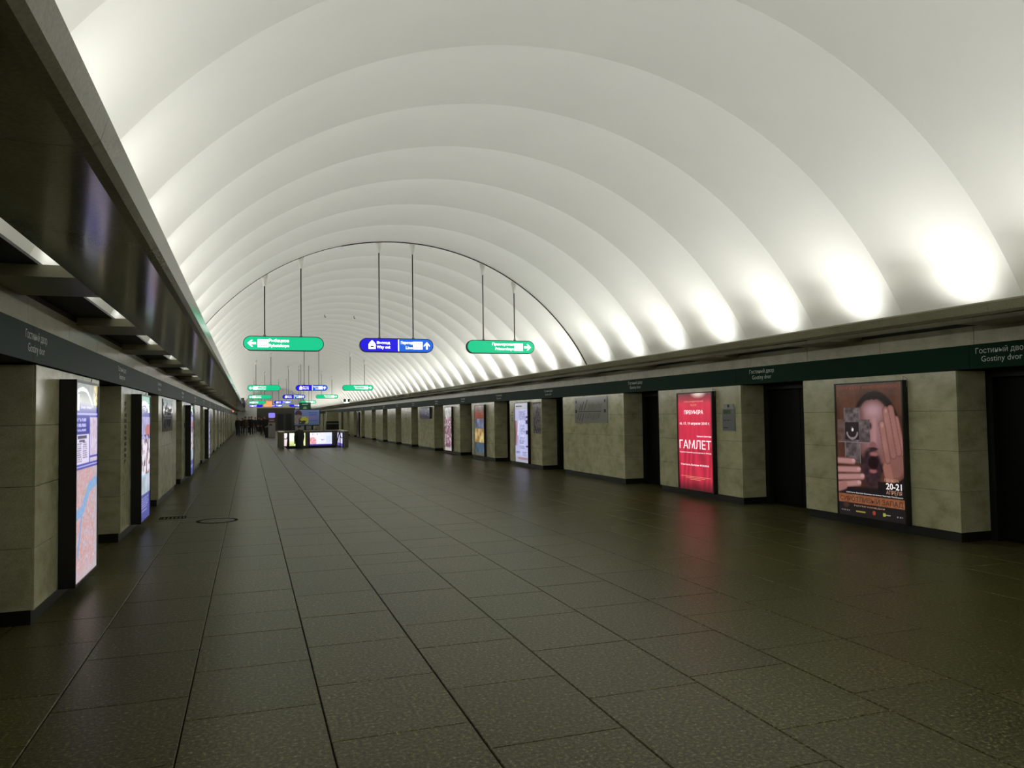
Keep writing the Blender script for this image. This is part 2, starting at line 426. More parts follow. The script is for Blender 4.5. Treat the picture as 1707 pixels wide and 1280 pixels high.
def pillar(side, i):
    a, e = PIL[i]; w = e-a; loc, rz = wall_at(side, (a+e)/2)
    lab = P_LABEL.get((side, i)) or (PLAIN_R if side > 0 else 'plain limestone pillar in the far row leading to the crowd')
    p = thing('pillar', lab, 'pillar', loc, rz, 'limestone pillars along the right wall' if side > 0 else 'limestone pillars along the left wall')
    d = .47; zb = .12; h = Z_OPEN-zb-.014
    obj('plinth', MB().box(-w/2+.03, w/2-.03, .03, d+.1, -.008, zb).me(), M['plinth'], p)
    near = i <= 6 if side > 0 else i <= 5
    if not near:
        obj('stone_body', slab_mesh(w, h, d, .004), M['pillar'], p, (0, 0, zb)); return p
    obj('core', MB().box(-w/2+.022, w/2-.022, .022, d-.005, zb+.003, Z_OPEN-.014).me(), M['joint'], p)
    ncol, rows = (3 if w < 3.2 else 4), 4
    sm = slab_mesh(w/ncol-.003, h/rows-.003, .02, .0025)
    for r in range(rows):
        for c in range(ncol):
            obj('stone_slab', sm, M['pillar'], p, (-w/2+w*(c+.5)/ncol, random.uniform(-.0008, .0008), zb+h*r/rows))
    se = slab_mesh(d-.024, h/rows-.003, .02, .0025)
    for s_ in (-1, 1):
        for r in range(rows):
            o = obj('stone_slab', se, M['pillar'], p, (s_*w/2, .022+(d-.024)/2, zb+h*r/rows), s_*math.pi/2)
    return p
def door(side, i, num):
    a = PIL[i-1][1]; e = PIL[i][0]; w = e-a
    loc, rz = wall_at(side, (a+e)/2, -DOOR_X)
    d = thing('door_%d' % num, 'black steel platform door in the recess between two pillars', None, loc, rz, kind='structure')
    fr = MB().box(-w/2-.05, -w/2+.07, -.09, .05, -.008, Z_OPEN-.01).box(w/2-.07, w/2+.05, -.09, .05, -.008, Z_OPEN-.01).box(-w/2+.07, w/2-.07, -.09, .05, Z_OPEN-.1, Z_OPEN-.01)
    obj('door_frame', fr.me(), M['doorframe'], d)
    lw = (w-.14)/2-.004
    for s_ in (-1, 1): obj('door_leaf', slab_mesh(lw, Z_OPEN-.13, .04, .006), M['door'], d, (s_*(lw/2+.004), 0, .02))
PILLARS = {}
n = 1
for side in (1, -1):
    for i in sorted(PIL):
        PILLARS[side, i] = pillar(side, i)
        if i > -2 and i < 16: door(side, i, n); n += 1

# ------------------------------------------------------------------ lightboxes and posters
BW, BH = 1.22, 1.86
def lightbox(side, y, label, fn, strength=1.0, nx=60, ny=92, w=BW, cable=True):
    loc, rz = wall_at(side, y, 0, .115)
    t = thing('poster_lightbox', label, 'lightbox', loc, rz, 'poster lightboxes on the pillars')
    f_ = .022; BD = .09 if side > 0 else .14
    if side < 0: w = 1.07
    hb = MB().box(-w/2, w/2, -BD+.012, -.004, 0, BH)
    hb.box(-w/2, -w/2+f_, -BD, -BD+.012, 0, BH).box(w/2-f_, w/2, -BD, -BD+.012, 0, BH).box(-w/2+f_, w/2-f_, -BD, -BD+.012, 0, f_).box(-w/2+f_, w/2-f_, -BD, -BD+.012, BH-f_, BH)
    obj('housing', hb.me(), M['black'], t)
    pw, ph = w-2*f_, BH-2*f_
    pm = print_mat('poster_print', strength)
    p = obj('poster_panel', painted(pw, ph, nx, ny, fn), pm, t, (0, -BD+.010, f_))
    if cable:
        c = MB().tube([(w/2-.03, -BD*.5, BH), (w/2-.02, -BD*.55, BH+.05), (w/2+.03, -BD*.45, BH+.02), (w/2+.02, -BD*.45, BH-.09)], .004, 6)
        obj('cable', c.me(), M['grey'], t)
    return t, p, pw, ph

# --- bearded man poster
def man_poster(u, v):
    n = vnoise(u*30, v*48, 1); n2 = vnoise(u*7, v*11, 2)
    c = mixc((58, 36, 26), (92, 58, 44), n2*.7+n*.3)
    def put(col, d, soft=.12):                            # blend towards col inside a shape with a soft edge
        nonlocal c
        if d < 1: c = mixc(c, col, (1-d)/soft)
    # hair, head, forehead
    put((30, 21, 19), ell(u, v, .60, .36, .37, .31), .05)
    face = ell(u, v, .575, .36, .275, .26)
    if v > .115+.018*n: put(mixc((150, 110, 112), (92, 60, 56), face**2), face, .06)
    put((172, 134, 138), ell(u, v, .58, .20, .23, .09), .8)
    put((112, 76, 74), ell(u, v, .38, .24, .08, .08), .8)
    # brow and socket in shade, nose
    put((58, 36, 36), ell(u, v, .49, .315, .10, .035), .5)
    put((166, 122, 124), seg(u, v, (.595, .27), (.585, .44))/.045, .6)
    put((128, 84, 84), ell(u, v, .565, .455, .065, .03), .4)
    put((46, 28, 30), ell(u, v, .57, .485, .085, .016), .5)
    # beard, lips, open mouth
    if v > .47: put(mixc((40, 27, 32), (64, 44, 50), n), ell(u, v, .53, .63, .17, .17), .25)
    put((146, 94, 94), ell(u, v, .575, .522, .085, .022), .5)
    put((142, 88, 90), ell(u, v, .555, .648, .075, .022), .5)
    put((30, 15, 18), ell(u, v, .56, .588, .088, .056), .3)
    # hand laid over the eye: back of the hand, then four fingers upwards
    put(mixc((156, 108, 100), (126, 84, 76), n2), ell(u, v, .865, .55, .20, .17), .25)
    put((150, 100, 90), seg(u, v, (.76, .62), (.80, .72))/.07, .3)
    for (p0, p1, r) in (((.905, .27), (.985, .50), .046), ((.835, .195), (.93, .50), .050), ((.765, .205), (.855, .52), .050), ((.705, .305), (.775, .56), .046)):
        d = seg(u, v, p0, p1)/r
        if d < 1: c = mixc(mixc((160, 114, 108), (138, 94, 86), n2), (96, 60, 54), max(0, d-.62)*2.2)
    put((176, 130, 126), ell(u, v, .71, .31, .022, .022), .6); put((176, 130, 126), ell(u, v, .77, .205, .022, .02), .6)
    # dark coat
    if v > .72-.55*max(0, u-.86) and u > .62 and ell(u, v, .865, .55, .20, .17) > .98: c = mixc(c, (24, 20, 22), .9)
    if v > .76: c = mixc(c, (26, 21, 24), min(1, (v-.76)/.03))
    # engraved metal cross
    inv = .125 < u < .37 and .18 < v < .60; arm = .02 < u < .53 and .265 < v < .44
    if inv or arm:
        e = vnoise(u*24, v*34, 7)*.7+vnoise(u*55, v*80, 8)*.3
        c = mixc((50, 42, 42), (128, 115, 117), e)
        if arm and u < .125: c = mixc(c, (84, 58, 46), .55)
        edge = min(abs(u-.125), abs(u-.37))*1.5 if inv and not arm else min(abs(v-.265), abs(v-.44))*3
        if edge < .012: c = (124, 114, 116)
        if .135 < u < .36 and .29 < v < .425:
            c = (40, 33, 36); r = ell(u, v, .25, .355, .085, .058)
            if abs(r-1) < .14 and v > .36: c = (132, 122, 124)
            if abs(u-.25) < .012 and .32 < v < .36: c = (90, 80, 84)
        if ell(u, v, .255, .345, .016, .011) < 1: c = (222, 214, 218)
    # fingers of the other hand round the foot of the cross
    for vv, uu, k in ((.585, .285, 0), (.645, .365, 1), (.695, .42, 2), (.745, .365, 3)):
        d = seg(u, v, (-.03, vv+.010*k), (uu-.03, vv))/.042
        if d < 1: c = mixc((170, 124, 120), (88, 54, 50), max(0, d-.5)*2)
        if ell(u, v, uu-.03, vv-.004, .03, .014) < 1: c = (186, 146, 144)
    put((150, 104, 98), seg(u, v, (-.02, .80), (.10, .775))/.06, .4)
    # title strip and foot
    if .835 < v < .905: c = mixc((122, 72, 46), (146, 92, 62), n)
    elif v >= .905: c = (30, 26, 26)
    put((66, 42, 34), ell(u, v, .12, .92, .06, .03), .5)
    if .955 < v < .968:
        if .27 < u < .42: c = (150, 138, 60)
        if .04 < u < .18 and int(u*70) % 2: c = (120, 118, 116)
        if .88 < u < .96 and int(u*60) % 2: c = (140, 140, 140)
    if ell(u, v, .55, .958, .025, .016) < 1: c = (150, 62, 48)
    if .68 < u < .72 and .948 < v < .975: c = (150, 160, 60)
    if .72 < u < .79 and .955 < v < .962: c = (170, 170, 150)
    return c
t, p, pw, ph = lightbox(1, 8.35, 'tall lightbox poster of a bearded man covering one eye and holding a cross', man_poster, .92, 130, 200)
ink = mat('poster_ink_brown', s2l((70, 34, 24)), .5, emit=s2l((70, 34, 24)), estr=.7)
inkw = glow('poster_white', (235, 228, 228), 1.0); inko = glow('poster_buff', (176, 138, 118), 1.0); inkr = glow('poster_rust', (120, 62, 50), 1.0); inkt = mat('poster_title_ink', s2l((44, 30, 28)), .5, emit=s2l((44, 30, 30)), estr=.8)
text(p, 'ТЕАТР ИМ. В.Ф. КОМИССАРЖЕВСКОЙ', 0, ph*.962, pw*.88, .05, inkr)
text(p, 'ПРЕМЬЕРА', pw*.32, ph*.283, pw*.2, .038, inko)
text(p, '20-21', pw*.35, ph*.228, pw*.22, .085, inkw, bold=.02)
text(p, 'АПРЕЛЯ', pw*.35, ph*.193, pw*.22, .052, inko)
text(p, 'спектакль Виктора Крамера по пьесе Мартина МакДонаха', pw*.05, ph*.170, pw*.84, .022, inkw)
text(p, 'СИРОТЛИВЫЙ ЗАПАД', 0, ph*.103, pw*.94, .098, inkt)
text(p, 'ПОЧТИ КОМЕДИЯ', -pw*.02, ph*.072, pw*.46, .024, inko)

# --- red theatre poster
def red_poster(u, v):
    fold = .5+.5*math.sin(u*34+2.5*math.sin(v*5+u*9))
    k = .82+.18*fold if v > .55 else .95+.05*fold
    edge = min(1, min(u, 1-u)*9+.55)*min(1, .42+v*5.5)*min(1, .45+(1-v)*4.5)
    c = tuple(x*k*edge for x in (214, 52, 78))
    d = ell(u, v, .62, .0, .25, .055)
    if d < 1: c = mixc((225, 205, 190), c, d*d)
    return c
t, p, pw, ph = lightbox(1, 12.66, 'tall lightbox with a red curtain theatre poster in white lettering', red_poster, 1.0, 64, 96)
gold = glow('poster_gold', (225, 150, 120), 1.0); wt = glow('poster_bright_white', (255, 250, 252), 1.0)
text(p, 'АЛЕКСАНДРИНСКИЙ', -pw*.02, ph*.905, pw*.56, .042, gold)
text(p, 'ТЕАТР', -pw*.02, ph*.868, pw*.18, .038, gold)
text(p, 'ПРЕМЬЕРА', -pw*.02, ph*.785, pw*.56, .075, wt, bold=.012)
text(p, '16, 17, 19 апреля 2010 г.', 0, ph*.668, pw*.88, .062, wt, bold=.012)
text(p, 'Вильям Шекспир', pw*.27, ph*.545, pw*.40, .038, wt, bold=.008)
text(p, 'ГАМЛЕТ', 0, ph*.425, pw*.92, .165, wt, bold=.006)
text(p, 'Художественный руководитель В. Фокин', 0, ph*.378, pw*.92, .030, wt, bold=.008)
text(p, 'Спектакль Валерия ФОКИНА', -pw*.02, ph*.245, pw*.82, .044, wt, bold=.008)
gl = MB()
for zz, ww in ((.135, .86), (.120, .56), (.105, .3)): gl.flat([(-pw*ww/2, ph*zz), (pw*ww/2, ph*zz), (pw*ww/2, ph*zz+.008), (-pw*ww/2, ph*zz+.008)], -.003)
obj('small_print', gl.me(), gold, p)

# --- white text poster
def lines(u, v, u0, u1, v0, v1, n, k, dens=.75):
    if not (u0 < u < u1 and v0 < v < v1): return False
    r = (v-v0)/(v1-v0)*n; i = int(r)
    return r-i < .45 and (u-u0)/(u1-u0) < dens+.25*hsh(i, k) and hsh(int(u*70), i, k) > .18
def white_poster(u, v):
    c = (176, 176, 215)
    d = ell(u, v, .6, .5, .42, .6); c = mixc((205, 208, 250), c, min(1, d))
    if v < .1 or v > .9: c = (165, 165, 180)
    if u < .25 and .3 < v < .72: c = mixc((128, 62, 64), c, (u+.25*abs(v-.5))/.26)
    if abs(u-.30-.08*math.sin(v*9)) < .025 and .25 < v < .55: c = (240, 240, 250)
    if u > .82 and vnoise(v*26, 0, 5) > .62 and .08 < v < .75: c = (70, 60, 100)
    if lines(u, v, .3, .85, .13, .30, 9, 1) or lines(u, v, .42, .8, .37, .53, 8, 2) or lines(u, v, .35, .8, .58, .78, 10, 3): c = (92, 92, 140)
    if lines(u, v, .05, .45, .82, .86, 2, 4) or lines(u, v, .55, .9, .82, .9, 3, 5): c = (70, 70, 90)
    if .06 < u < .55 and .04 < v < .06: c = (30, 30, 40)
    if .2 < u < .97 and (.925 < v < .935 or .945 < v < .952): c = (150, 40, 50)
    return c
lightbox(1, 22.45, 'pale lightbox full of small text beside the narrow hanging chart', white_poster, 1.0, 50, 110)
def brown_poster(u, v):
    n = vnoise(u*6, v*10, 1)
    if v < .12: return mixc((90, 62, 58), (130, 104, 100), n)
    if v < .27: return (60, 34, 26) if lines(u, v, .2, .85, .13, .26, 6, 1) else (150, 66, 44)
    if v < .47: return mixc((165, 165, 215), (70, 80, 90), n*1.2 if u < .6 else .3+.7*n)
    if v < .73: return mixc((245, 222, 150), (150, 110, 50), vnoise(u*9, v*14, 3)*1.1)
    if v < .93: return mixc((80, 120, 160), (60, 70, 74), n)
    return (92, 90, 78)
lightbox(1, 27.05, 'lightbox with brown heading over blue and yellow pictures', brown_poster, .72, 40, 70)
def collage(u, v):
    n = vnoise(u*9, v*15, 1); q = vnoise(u*20, v*30, 2)
    c = mixc((205, 170, 180), (110, 70, 84), n)
    if v < .22: c = mixc((190, 196, 184), (140, 142, 130), q)
    if q > .72: c = (236, 226, 230)
    if q < .22 and v > .35: c = (52, 34, 40)
    if v > .93: c = (200, 196, 196)
    return c
lightbox(1, 31.75, 'lightbox with a pinkish picture collage beside the navy screen pillar', collage, .8, 36, 60)
def dull(u, v): return mixc((46, 44, 44), (70, 62, 66), vnoise(u*6, v*9, 4))
lightbox(1, PIL[12][0]+1.5, 'dark lightbox far down the row of plain pillars', dull, .4, 10, 16)

# --- left row
def city_map(u, v):
    w = .5+.5*math.sin(u*3)
    if v < .155:
        c = mixc((92, 96, 104), (134, 130, 122), vnoise(u*6, v*30, 1))
        if abs(v-.03-.10*(u-.3)**2*3-.03*(u > .5)*(u-.5)*3) < .009: c = (232, 236, 240)
        if u > .8 and vnoise(u*20, v*60, 2) > .5: c = (200, 180, 120)
        if v > .10 and u < .86-(.155-v)*6+.3: c = (62, 64, 150) if v > .125 else mixc(c, (70, 72, 140), .6)
        if .06 < u < .14 and .06 < v < .14: c = (222, 222, 240)
        if .22 < u < .7 and .118 < v < .13 and hsh(int(u*50)) > .3: c = (150, 150, 210)
        return c
    if v < .162: return (176, 176, 236)
    if v < .415:
        if u < .60:
            if v < .262:
                if any(abs(v-q) < .008 for q in (.19, .216, .242)) and .04 < u < .45 and hsh(int(u*46), int(v*90)) > .25: return (190, 190, 240)
                return (66, 66, 158)
            if lines(u, v, .06, .26, .31, .41, 9, 1) or lines(u, v, .30, .52, .305, .40, 9, 2): return (120, 112, 140)
            if (.08 < u < .48 and abs(v-.278) < .007) or (.14 < u < .4 and abs(v-.296) < .005): return (80, 72, 100)
            return (226, 216, 240)
        if u < .63: return (90, 90, 190)
        if abs(v-.385) < .006: return (84, 84, 180)
        if v < .175: return (84, 84, 180)
        return mixc((222, 206, 226), (186, 172, 196), vnoise(u*20, v*60, 3))
    if v < .423 or .432 < v < .442: return (84, 82, 176)
    if v < .432: return (190, 188, 232)
    # the map itself: pink blocks, blue river
    g = vnoise(u*26, v*52, 4); g2 = vnoise(u*60, v*110, 5)
    c = mixc((210, 150, 146), (196, 178, 196), g)
    if g2 > .8: c = (206, 196, 204)
    if g2 < .16: c = (150, 160, 140)
    if u > .8: c = mixc(c, (176, 190, 196), (u-.8)*3)
    d1 = seg(u, v, (.0, .665), (.32, .655)); d2 = seg(u, v, (.3, .655), (.62, .545)); d3 = seg(u, v, (.6, .548), (1.02, .52)); d4 = seg(u, v, (.3, .66), (.12, .86))
    if d1 < .03+.02*g or d2 < .04+.02*g or d3 < .03+.02*g: c = mixc((118, 160, 214), (150, 178, 210), g2)
    elif d4 < .022+.015*g: c = (134, 164, 206)
    if v > .93: c = mixc(c, (190, 180, 186), (v-.93)*10)
    return c
lightbox(-1, 8.335, 'lit city map panel with blue header and pink map crossed by a river', city_map, 1.0, 80, 180)
def photo_panel(u, v):
    n = vnoise(u*8, v*20, 1)
    if v < .13:
        c = (60, 130, 110)
        if abs(ell(u, v, .35, .13, .5, .075)-1) < .2: c = (232, 236, 226)
        elif ell(u, v, .35, .13, .4, .06) < 1: c = (60, 62, 120)
        return c
    if v < .165: return (74, 78, 150)
    if v < .35:
        c = mixc((196, 190, 226), (150, 146, 190), n)
        if u > .45 and ell(u, v, .8, .28, .35, .05) < 1: c = (190, 120, 122)
        if v > .315 and n < .5: c = (74, 66, 130)
        return c
    if v < .64:
        c = (228, 222, 236)
        if vnoise(u*11, v*22, 2) > .58: c = mixc((190, 150, 140), (96, 84, 100), hsh(int(u*9), int(v*20)))
        return c
    if v < .66: return (168, 196, 220)
    if v < .80: return mixc((206, 206, 226), (150, 170, 180), vnoise(u*9, v*14, 3))
    if lines(u, v, .05, .95, .82, .94, 6, 3, .7): return (150, 156, 214)
    return (74, 76, 150)
lightbox(-1, 12.72, 'lit panel of small photos with green arch header beside stacked lettering', photo_panel, 1.0, 50, 110)
lightbox(-1, 22.45, 'lit pale violet panel on the pillar after the wide glossy one', photo_panel, .8, 24, 60)
lightbox(-1, 31.7, 'last lit panel along the row with the city map', white_poster, .7, 20, 40)

# ------------------------------------------------------------------ notices, diagrams, screen, wall lettering
def notice():
    loc, rz = wall_at(1, 11.66, 0, 1.26); t = thing('wall_notice', 'small grey paper notice with green stripe beside the red poster', 'notice', loc, rz)
    obj('holder', MB().box(-.19, .19, -.012, -.001, 0, .40).box(-.15, .15, -.012, -.001, .405, .475).me(), M['grey'], t)
    def fn(u, v):
        c = (128, 128, 132)
        if .08 < u < .68 and .06 < v < .22: c = (62, 96, 52)
        if lines(u, v, .08, .75, .44, .56, 3, 1) or lines(u, v, .08, .5, .82, .95, 3, 2): c = (34, 34, 34)
        return c
    obj('paper', painted(.36, .38, 30, 32, fn), M['paper'], t, (0, -.0135, .01))
    obj('emblem', MB().cyl((0, -.016, .44), (0, -.011, .44), .03, .03, 12).me(), M['ink'], t)
notice()
def diagram(side, y, label, base, name='line_diagram'):
    loc, rz = wall_at(side, y, 0, 1.37); t = thing(name, label, 'line map', loc, rz)
    w, h = 1.92, .64
    obj('plate', MB().box(-w/2, w/2, -.014, -.001, 0, h).me(), mat(name+'_plate', base, .15), t)
    m = MB()
    m.box(-.72, .62, -.0175, -.015, h*.43, h*.43+.02)
    for x in (-.86, .84): m.box(x-.05, x+.05, -.018, -.015, h*.40, h*.40+.075)
    for x in (-.86, .84): m.box(x-.03, x+.03, -.018, -.015, h*.78, h*.78+.07)
    def slant(x, z0, z1, k, wd=.011): m.prism([(x-wd, z0), (x+wd, z0), (x+wd+k*(z1-z0), z1), (x-wd+k*(z1-z0), z1)], -.0175, -.015)
    for k_, x in enumerate((-.66, -.54, -.36)): slant(x, h*.5, h*(.76+.08*k_), .75, .016)
    for k_, x in enumerate((-.78, -.66, -.52)): slant(x, h*.14-.03*k_, h*.38, .6, .014)
    for k_ in range(9): slant(-.16+.09*k_, h*.5, h*(.7+.1*hsh(k_, 3)), .75, .005)
    for k_ in range(9): slant(-.30+.1*k_, h*(.12+.1*hsh(k_, 5)), h*.38, .6, .005)
    obj('diagram_lines', m.me(), M['ink'], t)
    return t
diagram(1, 17.49, 'pale grey line diagram plate on the wide limestone pillar', (.30, .30, .29))
diagram(-1, 17.3, 'dark line diagram plate on the wide glossy pillar', (.09, .09, .10))
def chart():
    loc, rz = wall_at(1, 21.27, 0, 1.02); t = thing('hanging_chart', 'narrow paper chart between black rails beside the pale lightbox', 'chart', loc, rz)
    def fn(u, v):
        c = (136, 132, 140)
        if abs(u-.35-.25*math.sin(v*7)) < .05 or (vnoise(u*12, v*24, 2) > .68): c = (74, 68, 92)
        return c
    obj('paper', painted(.62, .92, 24, 36, fn), M['paper'], t, (0, -.006, .02))
    for z in (.11, .90): obj('rail', MB().box(-.29, .29, -.02, -.001, z, z+.03).me(), M['ink'], t)
chart()
def rounded(w, h, r, n=8):
    pts = []
    for cx_, cz, a0 in ((w/2-r, -h/2+r, -90), (w/2-r, h/2-r, 0), (-w/2+r, h/2-r, 90), (-w/2+r, -h/2+r, 180)):
        for i in range(n+1):
            a = math.radians(a0+90*i/n); pts.append((cx_+r*math.cos(a), cz+r*math.sin(a)))
    return pts
def screen():
    loc, rz = wall_at(1, 36.3, 0, 1.75); t = thing('information_screen', 'dark navy screen with rounded corners on the wide pillar', 'screen', loc, rz)
    obj('housing', MB().prism(rounded(2.3, .56, .14), -.10, -.001).me(), M['black'], t)
    def fn(u, v):
        if u > .55 and vnoise(u*20, v*9, 1) > .55 and .25 < v < .85: return (120, 120, 190)
        if lines(u, v, .08, .5, .25, .7, 3, 1): return (70, 74, 120)
        return (22, 20, 44)
    obj('display', painted(2.0, .40, 36, 12, fn), print_mat('screen_print', .4), t, (0, -.102, -.2))
screen()
def stacked_letters(side, y, z0, z1, n, label, w=.05):
    loc, rz = wall_at(side, y, 0, z0); t = thing('stacked_lettering', label, 'lettering', loc, rz)
    h = (z1-z0)/n; r = random.Random(int(y*10))
    for k_ in range(n):
        m = MB(); s_ = h*.62; x = w*.7
        m.box(-x, -x+.016, -.006, -.001, 0, s_)
        if r.random() < .7: m.box(x-.016, x, -.006, -.001, 0, s_)
        m.box(-x, x, -.006, -.001, *((s_-.016, s_) if r.random() < .6 else (s_*.4, s_*.4+.016)))
        obj('letter', m.me(), M['ink'], t, (0, 0, h*(n-1-k_)))
stacked_letters(-1, 11.66, 1.02, 1.88, 11, 'column of small dark letters on the pillar beside the photo panel', .08)
stacked_letters(1, 23.55, 1.38, 1.72, 4, 'short column of dark letters beside the pale text lightbox', .09)
for i in (8, 9, 10): stacked_letters(1, PIL[i][0]+1.5, 1.45, 1.75, 3, {8: 'small dark lettering on the first pillar past the navy screen', 9: 'small dark lettering on the second pillar past the navy screen', 10: 'small dark lettering on the third pillar past the navy screen'}[i], .09)

# ------------------------------------------------------------------ hanging direction signs
SW, SH, SZ = 1.68, .315, 3.21
def pill(w, h, n=12): return rounded(w, h, h/2-.0005, n)
def arrow(s, flip=1):
    p = [(-s, 0), (-.12*s, .82*s), (.30*s, .82*s), (-.20*s, .26*s), (1.0*s, .26*s), (1.0*s, -.26*s), (-.20*s, -.26*s), (.30*s, -.82*s), (-.12*s, -.82*s)]
    p = [(x*flip, z) for x, z in p]; return p[::-1] if flip > 0 else p
def arrow_up(s): return [(z, -x) for x, z in arrow(s, 1)]
def line_icon(): # framed pictogram of the line
    m = MB(); m.flat([(-.11, -.088), (.11, -.088), (.11, .088), (-.11, .088)], -.0006); return m.me('icon')
ICON = line_icon()
def icon_marks():
    m = MB()
    for z in (.045, -.06):
        for k_ in range(4): m.box(-.08+k_*.044, -.055+k_*.044, -.002, -.0012, z, z+.016)
    return m.me('marks')
MARKS = icon_marks()
VAULT_IN = lambda x: VZ+math.sqrt((VR+.03)**2-(x-XC)**2)
def sign(cx_, cy_, kind, label, group=None, detail=True, col=None):
    t = thing('direction_sign', label, 'hanging sign', (cx_, cy_, SZ), 0, group)
    obj('housing', MB().prism(pill(SW, SH), -.06, .06).me(), M['blackmat'], t)
    gm = M[col] if col else M['glowgreen']
    fw, fh = SW-.03, SH-.03
    if kind == 'exit':
        P = pill(fw, fh); xs = .015
        left = [(min(x, xs), z) for x, z in P]; right = [(max(x, xs+.03), z) for x, z in P]
        fa = obj('face', MB().flat(left, -.0615).me(), M['glowblue'], t); fb = obj('face', MB().flat(right, -.0615).me(), M['glowsky'], t)
        obj('divider', MB().flat([(xs+.002, -fh/2+.01), (xs+.028, -fh/2+.01), (xs+.028, fh/2-.01), (xs+.002, fh/2-.01)], -.0635).me(), M['glowwhite'], t)
        house = [(-.08, -.09), (.08, -.09), (.08, .02), (.04, .075), (0, .11), (-.04, .075), (-.08, .02)]
        h_ = obj('pictogram', MB().flat(house, -.063).me(), M['glowwhite'], fa, (-.565, 0, 0)); obj('door_mark', MB().box(-.035, .035, -.066, -.0645, -.045, -.02).me(), M['ink'], fa, (-.565, 0, 0))
        text(fa, 'Выход', -.31, .012, .30, .075, M['glowwhite'], -.064, .03); text(fa, 'Way out', -.31, -.098, .31, .09, M['glowwhite'], -.064, .03)
        text(fb, 'Переход', .225, .012, .28, .085, M['glowwhite'], -.064, .03); text(fb, 'Line', .275, -.085, .16, .07, M['glowwhite'], -.064, .03)
        ic = obj('pictogram', ICON, M['glowwhite'], fb, (.475, -.0625, 0)); obj('icon_marks', MARKS, M['ink'], fb, (.475, -.0632, 0))
        obj('arrow', MB().flat(arrow_up(.085), -.0635).me(), M['glowwhite'], fb, (.685, 0, 0))
    else:
        s_ = -1 if kind == 'left' else 1
        f_ = obj('face', MB().flat(pill(fw, fh), -.0615).me(), gm, t)
        obj('arrow', MB().flat(arrow(.088, 1 if kind == 'left' else -1), -.0635).me(), M['glowwhite'], f_, (s_*.665, 0, 0))
        obj('pictogram', ICON, M['glowwhite'], f_, (s_*.435, -.0625, 0)); obj('icon_marks', MARKS, M['ink'], f_, (s_*.435, -.0632, 0))
        a, b = ('Рыбацкое', 'Rybatskoye') if kind == 'left' else ('Приморская', 'Primorskaya')
        wa, wb_ = (.42, .42) if kind == 'left' else (.54, .46)
        text(f_, a, s_*(.315-wa/2), .015, wa, .085, M['glowwhite'], -.064, .028); text(f_, b, s_*(.315-wb_/2), -.095, wb_, .085, M['glowwhite'], -.064, .028)
    offs = {'left': (-.40, .36), 'exit': (-.39, .38), 'right': (-.42, .36)}[kind]
    for dx in offs:
        top = VAULT_IN(cx_+dx)-SZ
        r = obj('rod', MB().cyl((dx, 0, SH/2), (dx, 0, top-.18), .014, .014, 8).me(smooth=True), M['rod'], t)
        obj('canopy', MB().cyl((dx, 0, top-.24), (dx, 0, top+.02), .03, .075, 14).me(smooth=True), M['white'], r)
        obj('socket', MB().cyl((dx, 0, SH/2-.002), (dx, 0, SH/2+.05), .034, .018, 10).me(smooth=True), M['grey'], r)
    return t
ORD = ['under the dark vault seam', 'over the stairwell parapet', 'third along the vault from the dark seam', 'fourth along the vault from the dark seam', 'in the last row before the end wall']
for k_, yy in enumerate((17.4, 43.0, 61.0, 82.0, 104.0)):
    blue = k_ == 4
    sign(.70, yy, 'left', ('blue' if blue else 'green')+' lit sign with left arrow '+ORD[k_], 'hanging direction signs', col='glowblue' if blue else None)
    sign(3.16, yy, 'exit', 'blue lit way out sign split in two '+ORD[k_], 'hanging direction signs')
    sign(5.64, yy, 'right', ('blue' if blue else 'green')+' lit sign with right arrow '+ORD[k_], 'hanging direction signs', col='glowblue' if blue else None)

# two small hooks left in the vault
for x in (2.73, 3.85):
    o = obj('ceiling_hook', MB().tube([(0, 0, .06), (0, 0, -.05), (.03, 0, -.08), (.05, 0, -.05)], .012, 6).me(), M['black'], None, (x, 30.4, VAULT_IN(x)-.01))
    tag(o, 'tiny dark hook in the vault behind the first signs', 'hook', 'hooks left in the vault')

# ------------------------------------------------------------------ floor hatches
def round_hatch():
    t = thing('floor_hatch', 'round hatch cover set in the floor near the photo panel', 'hatch', (-.49, 13.07, 0))
    n = 40; m = MB()
    for r, z in ((.31, .0005), (.31, .004), (.262, .004), (.262, .0005)):
        for i in range(n): m.v.append((r*math.cos(2*math.pi*i/n), r*math.sin(2*math.pi*i/n), z))
    for q in range(3):
        for i in range(n): m.f.append((q*n+i, q*n+(i+1) % n, (q+1)*n+(i+1) % n, (q+1)*n+i))
    obj('rim', fixn(m.me()), M['joint'], t)
    obj('cover', MB().cyl((0, 0, .0003), (0, 0, .0025), .255, .255, 40).me(), M['granite'], t)
round_hatch()
t = thing('floor_grate', 'small rectangular dark grate in the floor by the pillars', 'grate', (-1.19, 13.75, 0))
obj('frame', MB().box(-.2, .2, -.13, -.11, .0005, .005).box(-.2, .2, .11, .13, .0005, .005).box(-.2, -.18, -.11, .11, .0005, .005).box(.18, .2, -.11, .11, .0005, .005).me(), M['joint'], t)
for k_ in range(6): obj('bar', MB().box(-.17+k_*.06, -.145+k_*.06, -.11, .11, .0008, .0045).me('bar'), M['joint'], t)

